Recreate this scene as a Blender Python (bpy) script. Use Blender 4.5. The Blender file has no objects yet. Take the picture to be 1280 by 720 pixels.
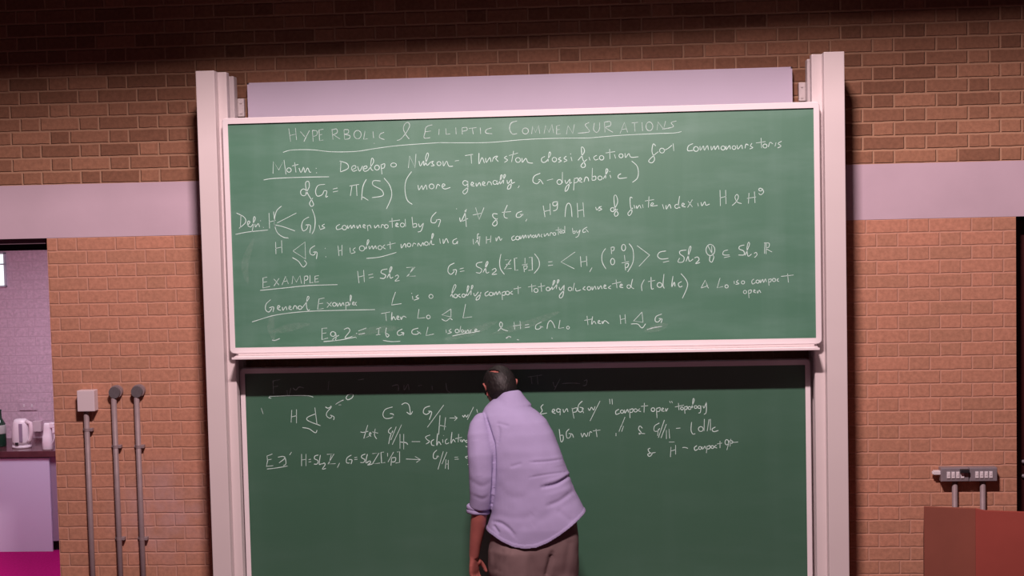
import bpy, bmesh, math, random
from mathutils import Vector, Matrix, noise
random.seed(7)
S = bpy.context.scene
C = S.collection

# ------------------------------------------------------------------ camera, world, lights, exposure
F, CD, CH = 1700.0, 7.5, 2.45          # focal length in px of a 1280 px frame, distance to the wall, lens height
def _axes(fx=747.0, fy=267.0, roll=.0196):
    n = Vector(((fx-640)/F, (fy-360)/F, 1)).normalized()
    dn = Vector((roll, 1, 0)); dn = (dn-n*dn.dot(n)).normalized()
    return dn.cross(n), n, -dn         # world X, Y, Z seen in camera axes (x right, y down, z forward)
RX, RY, RZ = _axes()
def P(px, py, d):                      # point of the plane d metres in front of the wall seen at a place of the photo
    c = Vector(((px-640)/F, (py-360)/F, 1)); w = Vector((RX.dot(c), RY.dot(c), RZ.dot(c)))
    t = (CD-d)/w.y
    return Vector((w.x*t, -d, CH+w.z*t))
def proj(v):
    q = Vector((v.x, v.y+CD, v.z-CH)); c = RX*q.x+RY*q.y+RZ*q.z
    return 640+F*c.x/c.z, 360+F*c.y/c.z
cam = bpy.data.cameras.new('camera'); cam.sensor_width = 36; cam.lens = F*36/1280; cam.clip_start = .05
co = bpy.data.objects.new('camera', cam); C.objects.link(co); S.camera = co
right = Vector((RX.x, RY.x, RZ.x)); down = Vector((RX.y, RY.y, RZ.y)); fwd = Vector((RX.z, RY.z, RZ.z))
M3 = Matrix((right, -down, -fwd)).transposed().to_4x4(); M3.translation = Vector((0, -CD, CH)); co.matrix_world = M3

W = bpy.data.worlds.new('world'); S.world = W; W.use_nodes = True
bg = W.node_tree.nodes['Background']; bg.inputs[0].default_value = (1, .72, .78, 1); bg.inputs[1].default_value = .016
LAMP = Vector((-.30, -4.5, 6.2))
def light(name, typ, loc, energy, color, **k):
    l = bpy.data.lights.new(name, typ); l.energy = energy; l.color = color
    for a, b in k.items(): setattr(l, a, b)
    o = bpy.data.objects.new(name, l); C.objects.link(o); o.location = loc; return o
so = light('board_lamp', 'AREA', LAMP, 500, (1, .75, .76), shape='RECTANGLE', size=.75, size_y=.15)  # lamp for the boards, its upward light blocked by the added slab
so.rotation_euler = (Vector((-.45, 0, 1.9))-LAMP).to_track_quat('-Z', 'Y').to_euler()
ko = light('kitchen_lamp', 'AREA', (-3.9, 1.3, 2.5), 45, (1, .80, .94), shape='RECTANGLE', size=1.2, size_y=.6)
S.view_settings.view_transform = 'Standard'; S.view_settings.look = 'None'
S.view_settings.exposure = 0.0; S.view_settings.gamma = 1.0; S.view_settings.use_curve_mapping = False

# ------------------------------------------------------------------ materials
def mat(name, col, rough=.6, metal=0, var=.0, vscale=8, bump=0, bscale=60, spec=.5, emit=None):
    m = bpy.data.materials.new(name); m.use_nodes = True; nt = m.node_tree; b = nt.nodes['Principled BSDF']
    b.inputs['Base Color'].default_value = (*col, 1); b.inputs['Roughness'].default_value = rough
    b.inputs['Metallic'].default_value = metal; b.inputs['Specular IOR Level'].default_value = spec
    tc = nt.nodes.new('ShaderNodeTexCoord')
    if var:
        n = nt.nodes.new('ShaderNodeTexNoise'); n.inputs['Scale'].default_value = vscale; n.inputs['Detail'].default_value = 4
        nt.links.new(tc.outputs['Object'], n.inputs['Vector'])
        r = nt.nodes.new('ShaderNodeMapRange'); r.inputs[1].default_value = .3; r.inputs[2].default_value = .7
        r.inputs[3].default_value = 1-var; r.inputs[4].default_value = 1+var
        nt.links.new(n.outputs['Fac'], r.inputs[0])
        v = nt.nodes.new('ShaderNodeVectorMath'); v.operation = 'SCALE'; v.inputs[0].default_value = col
        nt.links.new(r.outputs[0], v.inputs['Scale']); nt.links.new(v.outputs[0], b.inputs['Base Color'])
    if bump:
        n = nt.nodes.new('ShaderNodeTexNoise'); n.inputs['Scale'].default_value = bscale; n.inputs['Detail'].default_value = 3
        nt.links.new(tc.outputs['Object'], n.inputs['Vector'])
        bp = nt.nodes.new('ShaderNodeBump'); bp.inputs['Strength'].default_value = bump; bp.inputs['Distance'].default_value = .002
        nt.links.new(n.outputs['Fac'], bp.inputs['Height']); nt.links.new(bp.outputs[0], b.inputs['Normal'])
    if emit:
        b.inputs['Emission Color'].default_value = (*emit[0], 1); b.inputs['Emission Strength'].default_value = emit[1]
    return m

class NB:                               # tiny node builder
    def __init__(s, m): s.nt = m.node_tree
    def n(s, t, **k):
        x = s.nt.nodes.new(t)
        for a, b in k.items(): setattr(x, a, b)
        return x
    def put(s, sock, v):
        if hasattr(v, 'links') or hasattr(v, 'is_output'): s.nt.links.new(v, sock)
        else: sock.default_value = v
    def m(s, op, a, b=None, c=None):
        x = s.n('ShaderNodeMath', operation=op); s.put(x.inputs[0], a)
        if b is not None: s.put(x.inputs[1], b)
        if c is not None: s.put(x.inputs[2], c)
        return x.outputs[0]
    def rng(s, v, a, b, c, d, smooth=False):
        x = s.n('ShaderNodeMapRange'); x.clamp = True
        if smooth: x.interpolation_type = 'SMOOTHSTEP'
        for i, q in enumerate((v, a, b, c, d)): s.put(x.inputs[i], q)
        return x.outputs[0]
    def mix(s, f, a, b):
        x = s.n('ShaderNodeMix', data_type='RGBA'); s.put(x.inputs[0], f)
        for i, q in ((6, a), (7, b)):
            if isinstance(q, tuple): x.inputs[i].default_value = (*q, 1)
            else: s.put(x.inputs[i], q)
        return x.outputs[2]
    def noise(s, vec, sc, det=3, rough=.5):
        x = s.n('ShaderNodeTexNoise'); x.inputs['Scale'].default_value = sc; x.inputs['Detail'].default_value = det
        x.inputs['Roughness'].default_value = rough; s.put(x.inputs['Vector'], vec); return x.outputs['Fac']

def brick(name, c1, c2, mortar, x0, z0, patch=None, jw=.005, bump=.9):   # Flemish bond: stretcher, header, stretcher ...
    m = bpy.data.materials.new(name); m.use_nodes = True; B = NB(m); bs = m.node_tree.nodes['Principled BSDF']
    g = B.n('ShaderNodeNewGeometry'); sp = B.n('ShaderNodeSeparateXYZ'); B.put(sp.inputs[0], g.outputs['Position'])
    wob = B.noise(g.outputs['Position'], 14, 2); wz = B.m('MULTIPLY', B.m('SUBTRACT', wob, .5), .008)
    z = B.m('ADD', B.m('SUBTRACT', sp.outputs[2], z0), wz); zr = B.m('DIVIDE', z, .075)
    row = B.m('FLOOR', zr); fz = B.m('MULTIPLY', B.m('SUBTRACT', zr, row), .075)
    par = B.m('FLOORED_MODULO', row, 2.0)
    x = B.m('ADD', B.m('SUBTRACT', B.m('ADD', sp.outputs[0], sp.outputs[1]), x0), B.m('MULTIPLY', wz, .6))
    u = B.m('ADD', B.m('DIVIDE', x, .3375), B.m('MULTIPLY', par, .5)); col = B.m('FLOOR', u)
    fu = B.m('MULTIPLY', B.m('SUBTRACT', u, col), .3375); head = B.m('GREATER_THAN', fu, .225)
    dx = B.m('MINIMUM', B.m('MINIMUM', fu, B.m('ABSOLUTE', B.m('SUBTRACT', fu, .225))), B.m('SUBTRACT', .3375, fu))
    dz = B.m('MINIMUM', fz, B.m('SUBTRACT', .075, fz)); dd = B.m('MINIMUM', dx, dz)
    mm = B.rng(dd, jw*.55, jw*1.5, 0, 1, True)
    cv = B.n('ShaderNodeCombineXYZ'); B.put(cv.inputs[0], B.m('ADD', B.m('MULTIPLY', col, 2.0), head)); B.put(cv.inputs[1], row)
    wn = B.n('ShaderNodeTexWhiteNoise'); wn.noise_dimensions = '2D'; B.put(wn.inputs['Vector'], cv.outputs[0])
    bc = B.mix(wn.outputs['Value'], c1, c2)
    fine = B.noise(g.outputs['Position'], 45, 5, .6)
    bc2 = B.n('ShaderNodeVectorMath', operation='SCALE'); B.put(bc2.inputs[0], bc); B.put(bc2.inputs['Scale'], B.rng(fine, .25, .75, .78, 1.2))
    out = B.mix(mm, mortar, bc2.outputs[0])
    if patch:                           # pale patch, mottled by noise, on the brick faces
        d = B.n('ShaderNodeVectorMath', operation='DISTANCE'); B.put(d.inputs[0], g.outputs['Position']); d.inputs[1].default_value = patch[0]
        f = B.m('MULTIPLY', B.rng(d.outputs['Value'], patch[1], 0, 0, 1, True), B.rng(B.noise(g.outputs['Position'], 7, 3), .35, .65, .15, .75))
        out = B.mix(f, out, patch[2])
    B.put(bs.inputs['Base Color'], out); bs.inputs['Roughness'].default_value = .85; bs.inputs['Specular IOR Level'].default_value = .2
    hgt = B.m('ADD', mm, B.m('MULTIPLY', fine, .25))
    bp = B.n('ShaderNodeBump'); bp.inputs['Strength'].default_value = bump; bp.inputs['Distance'].default_value = .006
    B.put(bp.inputs['Height'], hgt); B.put(bs.inputs['Normal'], bp.outputs[0]); return m

def board_mat(name, col, smear, sc):    # green enamel with wiped chalk dust
    m = bpy.data.materials.new(name); m.use_nodes = True; B = NB(m); bs = m.node_tree.nodes['Principled BSDF']
    g = B.n('ShaderNodeNewGeometry'); mp = B.n('ShaderNodeMapping'); B.put(mp.inputs[0], g.outputs['Position'])
    mp.inputs['Rotation'].default_value = (0, .5, 0); mp.inputs['Scale'].default_value = (1.2, 1, 5)
    a = B.noise(mp.outputs[0], 1.6, 5, .6)
    mp2 = B.n('ShaderNodeMapping'); B.put(mp2.inputs[0], g.outputs['Position']); mp2.inputs['Scale'].default_value = (6, 1, .5)
    b = B.noise(mp2.outputs[0], 1.5, 3)
    f = B.m('MULTIPLY', B.m('ADD', B.rng(a, .45, .8, 0, 1), B.rng(b, .5, .8, 0, .5)), sc)
    B.put(bs.inputs['Base Color'], B.mix(f, col, smear)); bs.inputs['Roughness'].default_value = .5
    bs.inputs['Specular IOR Level'].default_value = 1.0
    bs.inputs['Coat Weight'].default_value = 1.0; bs.inputs['Coat Roughness'].default_value = .46; bs.inputs['Coat IOR'].default_value = 1.6; return m

def chalk_mat(name, col, lo, hi):       # broken chalk line: board shows through the grain
    m = bpy.data.materials.new(name); m.use_nodes = True; B = NB(m); bs = m.node_tree.nodes['Principled BSDF']
    bs.inputs['Base Color'].default_value = (*col, 1); bs.inputs['Roughness'].default_value = 1; bs.inputs['Specular IOR Level'].default_value = 0
    g = B.n('ShaderNodeNewGeometry')
    a = B.noise(g.outputs['Position'], 60, 2); b = B.noise(g.outputs['Position'], 420, 2)
    B.put(bs.inputs['Alpha'], B.rng(B.m('ADD', B.m('MULTIPLY', a, .7), B.m('MULTIPLY', b, .3)), .3, .7, lo, hi)); return m

z_a = 2.383
M = dict(
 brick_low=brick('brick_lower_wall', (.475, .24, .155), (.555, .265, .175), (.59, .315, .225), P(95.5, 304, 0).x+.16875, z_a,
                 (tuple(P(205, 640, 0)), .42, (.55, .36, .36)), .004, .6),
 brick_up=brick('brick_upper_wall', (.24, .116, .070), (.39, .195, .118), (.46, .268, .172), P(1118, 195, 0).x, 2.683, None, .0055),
 brick_white=brick('painted_brick', (.64, .50, .585), (.65, .51, .595), (.60, .465, .55), 0, 0, None, .004, .3),
 beam=mat('beam_plaster', (.59, .46, .54), .8, var=.05, vscale=3, bump=.15, bscale=30),
 post=mat('painted_post', (.74, .66, .66), .38, var=.02, vscale=4),
 frame=mat('white_frame', (.88, .81, .83), .3),
 tray=mat('tray_aluminium', (.95, .86, .88), .3),
 wboard=mat('white_panel', (.74, .65, .81), .45, var=.03, vscale=2),
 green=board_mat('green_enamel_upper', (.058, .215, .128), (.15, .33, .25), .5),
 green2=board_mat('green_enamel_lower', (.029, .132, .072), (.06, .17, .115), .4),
 chalk=chalk_mat('chalk_line', (.68, .92, .85), .78, 1.0),
 chalk_faint=chalk_mat('chalk_faint', (.70, .90, .86), .4, .95),
 dust=chalk_mat('chalk_dust', (.70, .85, .78), .0, .10),
 carpet=mat('magenta_carpet', (.31, .003, .115), .95, var=.15, vscale=60, bump=.5, bscale=300, spec=.1),
 hall=mat('hall_floor', (.10, .03, .05), .7, var=.1, vscale=20),
 dark=mat('dark_metal', (.16, .10, .13), .5), black=mat('black_plinth', (.006, .005, .006), .6),
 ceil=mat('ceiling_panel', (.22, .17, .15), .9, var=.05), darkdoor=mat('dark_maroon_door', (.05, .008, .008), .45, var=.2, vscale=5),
 conduit=mat('conduit_steel', (.30, .23, .24), .55, .1, var=.08, vscale=30), conbox=mat('dark_junction_box', (.13, .115, .125), .5, var=.1, vscale=40),
 steel=mat('socket_steel', (.30, .27, .30), .42, .25, var=.06, vscale=30), wplastic=mat('white_plastic', (.80, .76, .80), .35),
 boxpink=mat('white_box_plastic', (.74, .64, .68), .45), blackp=mat('black_plastic', (.02, .02, .024), .4),
 lect=mat('block_brown', (.25, .075, .049), .6, var=.12, vscale=3), blk2=mat('block_red_brown', (.33, .063, .046), .6, var=.1, vscale=3),
 door=mat('cabinet_door_laminate', (.62, .62, .80), .4), side=mat('cabinet_side', (.30, .24, .33), .5),
 wtop=mat('worktop_laminate', (.10, .035, .045), .22, var=.15, vscale=20),
 glassg=mat('green_glass', (.012, .05, .03), .12), label=mat('bottle_label', (.45, .48, .46), .6),
 pane=mat('daylit_pane', (.8, .9, .9), .3, emit=((.86, 1, .98), 1.1)), wframe=mat('window_frame_paint', (.60, .68, .74), .5),
 skin=mat('skin', (.38, .12, .10), .42, var=.1, vscale=18, bump=.2, bscale=120), hair=mat('black_hair', (.009, .0055, .0055), .6, var=.5, vscale=40, bump=.4, bscale=160),
 shirt=mat('lavender_shirt_cotton', (.37, .325, .53), .85, var=.04, vscale=10, bump=.25, bscale=220, spec=.2),
 pants=mat('brown_trouser_cloth', (.20, .135, .135), .9, var=.06, vscale=14, bump=.3, bscale=240, spec=.15), shoe=mat('dark_shoe_leather', (.03, .02, .018), .35),
)

# ------------------------------------------------------------------ helpers
def tag(o, label=None, cat=None, group=None, kind=None):
    for k, v in (('label', label), ('category', cat), ('group', group), ('kind', kind)):
        if v: o[k] = v
    return o
def empty(name, loc, label, cat, group=None):
    o = bpy.data.objects.new(name, None); C.objects.link(o); o.location = loc; o.empty_display_size = .1
    return tag(o, label, cat, group)
def obj(name, bm, m, parent=None, smooth=False, label=None):
    me = bpy.data.meshes.new(name)
    bmesh.ops.recalc_face_normals(bm, faces=bm.faces[:])
    bm.to_mesh(me); bm.free(); me.materials.append(m)
    return link(name, me, parent, smooth, label)
def link(name, me, parent=None, smooth=False, label=None):
    o = bpy.data.objects.new(name, me); C.objects.link(o)
    if smooth:
        for p in me.polygons: p.use_smooth = True
    if parent is not None:
        o.parent = parent
        q = parent; off = Vector((0, 0, 0))
        while q is not None: off += q.location; q = q.parent
        me.transform(Matrix.Translation(-off))
    if label: o['label'] = label
    return o
def struct(name, bm, m, parent=None):
    o = obj(name, bm, m, parent)
    if parent is None: o['kind'] = 'structure'
    return o
def box(bm, a, b, bev=0, seg=2):        # axis box from corner a to corner b, optionally bevelled
    t = bmesh.new(); bmesh.ops.create_cube(t, size=1)
    for v in t.verts: v.co = Vector([(a[i]+b[i])/2+v.co[i]*abs(b[i]-a[i]) for i in range(3)])
    if bev: bmesh.ops.bevel(t, geom=t.edges[:], offset=bev, segments=seg, profile=.6, affect='EDGES')
    me = bpy.data.meshes.new('t'); t.to_mesh(me); t.free(); bm.from_mesh(me); bpy.data.meshes.remove(me); return bm
def bx(a, b, bev=0): return box(bmesh.new(), a, b, bev)
def loft(bm, rings, cap=True):          # rings: lists of Vectors, same length
    vs = [[bm.verts.new(p) for p in r] for r in rings]; n = len(vs[0])
    for a, b in zip(vs, vs[1:]):
        for i in range(n): bm.faces.new((a[i], a[(i+1) % n], b[(i+1) % n], b[i]))
    if cap: bm.faces.new(vs[0][::-1]); bm.faces.new(vs[-1])
    return vs
def ring(c, ax, ay, n=24, e=2.0):
    out = []
    for i in range(n):
        t = 2*math.pi*i/n; x, y = math.cos(t), math.sin(t)
        x = math.copysign(abs(x)**(2/e), x); y = math.copysign(abs(y)**(2/e), y)
        out.append(c+ax*x+ay*y)
    return out
def tube(bm, pts, rad, n=16, up=Vector((0, 1, .01)), flat=1.0):   # swept circle with a radius per point
    pts = [Vector(p) for p in pts]; rs = []
    if not hasattr(rad, '__len__'): rad = [rad]*len(pts)
    for i, p in enumerate(pts):
        d = (pts[min(i+1, len(pts)-1)]-pts[max(i-1, 0)]).normalized()
        a = d.cross(up).normalized(); b = d.cross(a).normalized()
        rs.append(ring(p, a*rad[i], b*rad[i]*flat, n))
    loft(bm, rs); return bm
def lathe(bm, c, prof, n=28, sx=1, sy=1): # prof: (radius, z) pairs from the bottom up
    loft(bm, [ring(Vector((c[0], c[1], c[2]+z)), Vector((r*sx, 0, 0)), Vector((0, r*sy, 0)), n) for r, z in prof]); return bm
def ball(bm, c, r, sub=3, mtx=None):
    mt = Matrix.Translation(c) @ (mtx or Matrix.Identity(4)) @ Matrix.Diagonal((*((r,)*3 if not hasattr(r, '__len__') else r), 1))
    bmesh.ops.create_icosphere(bm, subdivisions=sub, radius=1, matrix=mt); return bm
def smoothpts(pts, k=6, closed=False):
    if len(pts) < 3: return pts
    out = []; n = len(pts); rngs = n if closed else n-1
    g = (lambda i: pts[i % n]) if closed else (lambda i: pts[max(0, min(n-1, i))])
    for i in range(rngs):
        a, b, c, d = g(i-1), g(i), g(i+1), g(i+2)
        for s in range(k):
            t = s/k
            out.append(tuple(.5*(2*b[j]+(c[j]-a[j])*t+(2*a[j]-5*b[j]+4*c[j]-d[j])*t*t+(3*b[j]-a[j]-3*c[j]+d[j])*t**3) for j in range(len(b))))
    out.append(pts[0] if closed else pts[-1]); return out
def remesh(bm, voxel, smooth=6):        # one continuous skin out of overlapping closed shapes
    me = bpy.data.meshes.new('r'); bmesh.ops.recalc_face_normals(bm, faces=bm.faces[:]); bm.to_mesh(me); bm.free()
    o = bpy.data.objects.new('r', me); C.objects.link(o)
    r = o.modifiers.new('r', 'REMESH'); r.mode = 'VOXEL'; r.voxel_size = voxel
    s = o.modifiers.new('s', 'SMOOTH'); s.iterations = smooth; s.factor = .5
    dg = bpy.context.evaluated_depsgraph_get(); res = bpy.data.meshes.new_from_object(o.evaluated_get(dg))
    bpy.data.objects.remove(o); bpy.data.meshes.remove(me)
    b = bmesh.new(); b.from_mesh(res); bpy.data.meshes.remove(res); return b

# ------------------------------------------------------------------ setting
XL, XR, ZB0, ZB1, T = -3.105, 2.25, 2.383, 2.683, .25
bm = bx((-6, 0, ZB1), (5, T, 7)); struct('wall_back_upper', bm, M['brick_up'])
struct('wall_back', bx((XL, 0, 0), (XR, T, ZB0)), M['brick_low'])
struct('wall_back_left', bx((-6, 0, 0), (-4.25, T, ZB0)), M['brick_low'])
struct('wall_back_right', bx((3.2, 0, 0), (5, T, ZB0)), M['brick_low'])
struct('trim_1', bx((-6, -.002, ZB0), (5, T, ZB1)), M['beam'])
struct('floor', bx((-6, -9, -.1), (5, 0, 0)), M['hall'])
struct('floor_kitchen', bx((-6, 0, -.1), (5, 4, -.0)), M['carpet'])
bm = bmesh.new()                        # unseen slab added over the boards; its front edge cuts lamplight off the upper wall
vs = [bm.verts.new(p) for p in ((-6, -3.93, 5.595), (5, -3.35, 5.595), (5, 0, 5.595), (-6, 0, 5.595))]
f = bm.faces.new(vs); ex = bmesh.ops.extrude_face_region(bm, geom=[f])
for v in ex['geom']:
    if isinstance(v, bmesh.types.BMVert): v.co.z += .08
struct('ceiling_baffle', bm, M['ceil'])
# kitchen beyond the left doorway
KW, KX = 3.02, -6
struct('wall_kitchen_back', bx((-6, KW, 0), (-2.2, KW+.2, 2.6)), M['brick_white'])
struct('wall_kitchen_right', bx((-2.6, T, 0), (-2.4, KW, 2.6)), M['brick_white'])
struct('wall_kitchen_left', bx((-6.2, T, 0), (-6, KW, 2.6)), M['brick_white'])
struct('ceiling_kitchen', bx((-6.2, T, 2.6), (-2.2, KW+.2, 2.7)), M['ceil'])
# dark room beyond the right doorway
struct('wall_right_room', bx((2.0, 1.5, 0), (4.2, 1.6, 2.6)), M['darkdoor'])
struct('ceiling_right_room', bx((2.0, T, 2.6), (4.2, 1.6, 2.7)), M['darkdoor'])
# door head of the left doorway
dh = struct('door_1', bx((-4.25, .03, 2.352), (XL-.02, .15, 2.383)), M['dark'])
struct('door_track', bx((-4.25, .075, 2.315), (XL-.02, .14, 2.352)), M['black'], dh)
# dark door leaf in the right doorway with two pale fittings
dl = struct('door_2', bx((2.262, .12, .01), (3.19, .17, 2.36)), M['darkdoor'])
for zz in (577, 595):
    p = P(1279, zz, -.11); b = bmesh.new(); ball(b, p, (.010, .009, .011)); tube(b, [p, p+Vector((0, .02, 0))], .005)
    struct('door_knob', b, M['steel'], dl)
# kitchen window at the far left
w1 = P(9.2, 358.5, -KW); w0 = P(0, 314, -KW)
wz0, wz1, wx1 = w1.z, w0.z-.01, w1.x
bm = bmesh.new()
for a, b in (((wx1-.012, 0, wz0), (wx1, 0, wz1)), ((-5.4, 0, wz0), (wx1, 0, wz0+.014)), ((-5.4, 0, wz1-.014), (wx1, 0, wz1)), ((-5.4, 0, wz0), (-5.37, 0, wz1)), ((-5.4, 0, wz0+.175), (wx1, 0, wz0+.187))):
    box(bm, (a[0], KW-.03, a[2]), (b[0], KW+.001, b[2]), .003)
wn = struct('window_1', bm, M['wframe'])
struct('pane', bx((-5.38, KW-.012, wz0+.01), (wx1-.006, KW-.006, wz1-.006)), M['pane'], wn)

# ------------------------------------------------------------------ board columns
def column(sx, xo, xi, xb0, xb1, label):          # outer post, rail between the boards, rear rail, wall bracket
    t = empty('guide_column', ((xo+xi)/2, -.16, 0), label, 'column', 'columns that carry the sliding chalkboards')
    b = bx((min(xo, xi), -.33, 0), (max(xo, xi), -.002, 3.257), .004)
    obj('outer_post', b, M['post'], t)
    r = bmesh.new(); box(r, (xb0, -.262, 0), (xb1, -.205, 3.255), .006); obj('middle_rail', r, M['post'], t)
    r = bmesh.new(); box(r, (xb0, -.115, 0), (xb1, -.045, 3.247), .006); obj('rear_rail', r, M['post'], t)
    xe = xb1 if sx < 0 else xb0
    k = bx((xe, -.05, 3.03), (xe-sx*.035, -.02, 3.13), .003)
    for zz in (3.05, 3.108): tube(k, [(xe-sx*.019, -.055, zz), (xe-sx*.019, -.04, zz)], .006, 10)
    obj('bracket', k, M['post'], t)
    return t
column(-1, -2.121, -2.020, -2.030, -1.973, 'white column on left of chalkboards beside the conduits')
column(1, 1.287, 1.182, 1.129, 1.192, 'white column on right of chalkboards nearer the grey sockets')
# white panel behind
t = empty('display_board', (-.43, -.06, 2.1), 'plain white panel on the brick wall showing above the upper chalkboard', 'panel')
obj('panel_face', bx((-1.905, -.062, 2.0), (1.052, -.042, 3.205)), M['wboard'], t)
b = bmesh.new()
for a, c in (((-1.913, 1.99), (-1.904, 3.213)), ((1.051, 1.99), (1.058, 3.213)), ((-1.913, 3.204), (1.058, 3.213)), ((-1.913, 1.985), (1.058, 1.995))): box(b, (a[0], -.0622, a[1]), (c[0], -.004, c[1]))
obj('trim', b, M['wboard'], t)

# ------------------------------------------------------------------ chalkboards
def chalkboard(x0, x1, z0, z1, d0, d1, m, label, fw=.026, tray=True):
    t = empty('chalkboard', ((x0+x1)/2, -(d0+d1)/2, z0), label, 'chalkboard')
    b = bmesh.new()
    out = []; inn = []                 # frame: rounded outer corners, square inner opening
    cr = .02
    for cx, cz, a0 in ((x1-cr, z1-cr, 0), (x0+cr, z1-cr, 90), (x0+cr, z0+cr, 180), (x1-cr, z0+cr, 270)):
        for k in range(5):
            a = math.radians(a0+90*k/4); out.append((cx+cr*math.cos(a), cz+cr*math.sin(a)))
            inn.append((x1-fw if cx > (x0+x1)/2 else x0+fw, z1-fw if cz > (z0+z1)/2 else z0+fw))
    rings = []
    for (o_, s, y) in ((out, 0, -d0), (out, 0, -d1+.006), (out, .004, -d1), (inn, -.006, -d1), (inn, 0, -d1+.004), (inn, 0, -d0)):
        mx, mz = (x0+x1)/2, (z0+z1)/2
        rings.append([Vector((x-math.copysign(s, x-mx), y, z-math.copysign(s, z-mz))) for x, z in o_])
    loft(b, rings+[rings[0]], cap=False); bmesh.ops.remove_doubles(b, verts=b.verts[:], dist=1e-6)
    obj('frame', b, M['frame'], t)
    obj('writing_surface', bx((x0+fw-.004, -d1+.009, z0+fw-.004), (x1-fw+.004, -d0, z1-fw+.004)), m, t)
    if tray:
        b = bmesh.new(); yy = -d1
        pr = [(0, .002), (0, -.014), (-.004, -.017), (-.090, -.027), (-.094, -.024), (-.094, -.013), (-.090, -.013), (-.088, -.020), (-.006, -.011), (-.005, .002)]
        loft(b, [[Vector((x, yy+.03+a, z0+c)) for a, c in pr] for x in (x0+.028, x1-.024)])
        obj('chalk_tray', b, M['tray'], t)
        obj('handle_rail', bx((x0+.045, -d1+.004, z0-.012), (x1-.04, -d0, z0+.001)), M['post'], t)
    return t
UD = .322; LD = .185
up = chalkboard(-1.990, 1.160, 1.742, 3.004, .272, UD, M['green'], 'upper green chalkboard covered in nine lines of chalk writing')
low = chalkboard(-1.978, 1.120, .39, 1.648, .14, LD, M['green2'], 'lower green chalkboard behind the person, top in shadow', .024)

# chalk handwriting: strokes traced as polylines; 'o x y rx ry' is a loop; | starts another stroke; s: prefix keeps corners sharp
REG = dict(A=(230, 50, 4), B=(550, 100, 4), C=(770, 50, 4), D=(280, 230, 4), E=(540, 230, 4), F=(770, 200, 4), G=(280, 330, 4), H=(540, 330, 4),
           M=(330, 175, 4), N=(400, 150, 5.8045), I=(310, 450, 4), J=(640, 450, 4), K=(460, 480, 6), L=(310, 450, 6.4))
def strokes(txt):
    for ln in txt.strip().splitlines():
        reg, body = ln.strip().split(' ', 1); ox, oy, sc = REG[reg]
        for st in body.split('|'):
            st = st.strip()
            if not st: continue
            if st[0] == 'o':
                v = [float(q) for q in st.split()[1:]]; rx = v[2]; ry = v[3] if len(v) > 3 else rx; a0 = random.uniform(-.6, .3)-.9
                pts = [(v[0]+rx*math.cos(a0-2*math.pi*k/10), v[1]+ry*math.sin(a0-2*math.pi*k/10)) for k in range(11)]
                sharp = False
            else:
                sharp = st[0] == 's'
                if sharp: st = st[1:]
                pts = [tuple(float(c) for c in q.split(',')) for q in st.split()]
            if len(pts) == 1: pts = [pts[0], (pts[0][0]+2, pts[0][1]+4)]
            if not sharp: pts = smoothpts(pts, 5)
            yield [(ox+x/sc, oy+y/sc) for x, y in pts]
def chalk(board, txt, d, m, w, label):
    b = bmesh.new(); y0 = -d-.0006
    for st in strokes(txt):
        q = [P(x, y, d) for x, y in st]; prev = None; n = len(q)
        for i, p in enumerate(q):
            t = (q[min(i+1, n-1)]-q[max(i-1, 0)]); t.y = 0
            if t.length < 1e-7: continue
            t.normalize(); nn = Vector((-t.z, 0, t.x)); ww = w*(.85+.3*noise.noise(p*23))*(.75 if i in (0, n-1) else 1)
            a = b.verts.new((p.x+nn.x*ww, y0, p.z+nn.z*ww)); c = b.verts.new((p.x-nn.x*ww, y0, p.z-nn.z*ww))
            if prev: b.faces.new((prev[0], prev[1], c, a))
            prev = (a, c)
    o = obj('chalk_writing', b, m, board, label=label); return o
ds = UD-.009; dl_ = LD-.009; W0 = .0022
chalk(up, '''
A 524,443 533,508|557,440 563,500|528,478 562,470|582,458 604,484|628,452 612,482 600,508|s642,450 646,508|642,452 665,456 663,476 646,482|s697,446 675,450 678,503 697,500|677,475 690,472
A s740,445 745,498|738,450 762,445 766,463 745,474|748,474 780,495|800,448 803,497|800,448 822,450 820,466 803,472 829,478 826,493 803,497|o 868,473 18 21|s905,455 898,497 918,494|945,458 948,490|950,515|1000,462 982,470 978,488 1003,498
A 1065,503 1085,494 1112,462 1128,430 1122,413 1106,418 1097,442 1106,468 1120,488 1126,494
N 815,35 772,50 762,90 756,130 800,128|765,86 805,80|865,65 862,108|s912,60 916,105 945,100|985,55 988,103|1030,55 1033,105|1028,58 1062,54 1066,74 1032,82|1080,62 1135,55|1105,60 1112,103|1163,55 1166,102|1245,58 1208,70 1204,94 1250,100
B 385,205 356,215 348,245 362,270 385,268|o 427 255 15 15|s458,270 463,232 478,262 493,228 499,268|s520,270 528,228 545,262 560,222 568,265|s600,226 583,230 583,272 603,268|583,250 598,247|s632,272 640,228 664,268 672,222
B 746,212 726,224 738,242 745,260 690,266|772,215 768,248 784,262 797,245 798,212|822,210 825,262|820,212 850,208 852,228 828,238 865,262|s900,268 922,212 938,262|908,248 932,244|958,215 990,212|972,213 975,258|1010,212 1013,255|o 1047 232 17 22|s1085,250 1090,210 1118,246 1128,205|1182,205 1156,214 1166,234 1112,246
'''.replace('o 868,473', 'o 868 473').replace('o 427 255', 'o 427 255'), ds, M['chalk_faint'], W0*.9, 'faint chalk heading in capitals along the top')
chalk(up, '''
A 495,562 540,550 640,549 740,559 860,557 960,542 1080,527 1280,513
B 0,313 100,314 250,312 420,298 560,292 745,290
B 745,290 900,277 1080,268 1170,265 1208,258
''', ds, M['chalk'], W0*.8, 'long wavy chalk underline beneath the heading')
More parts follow.
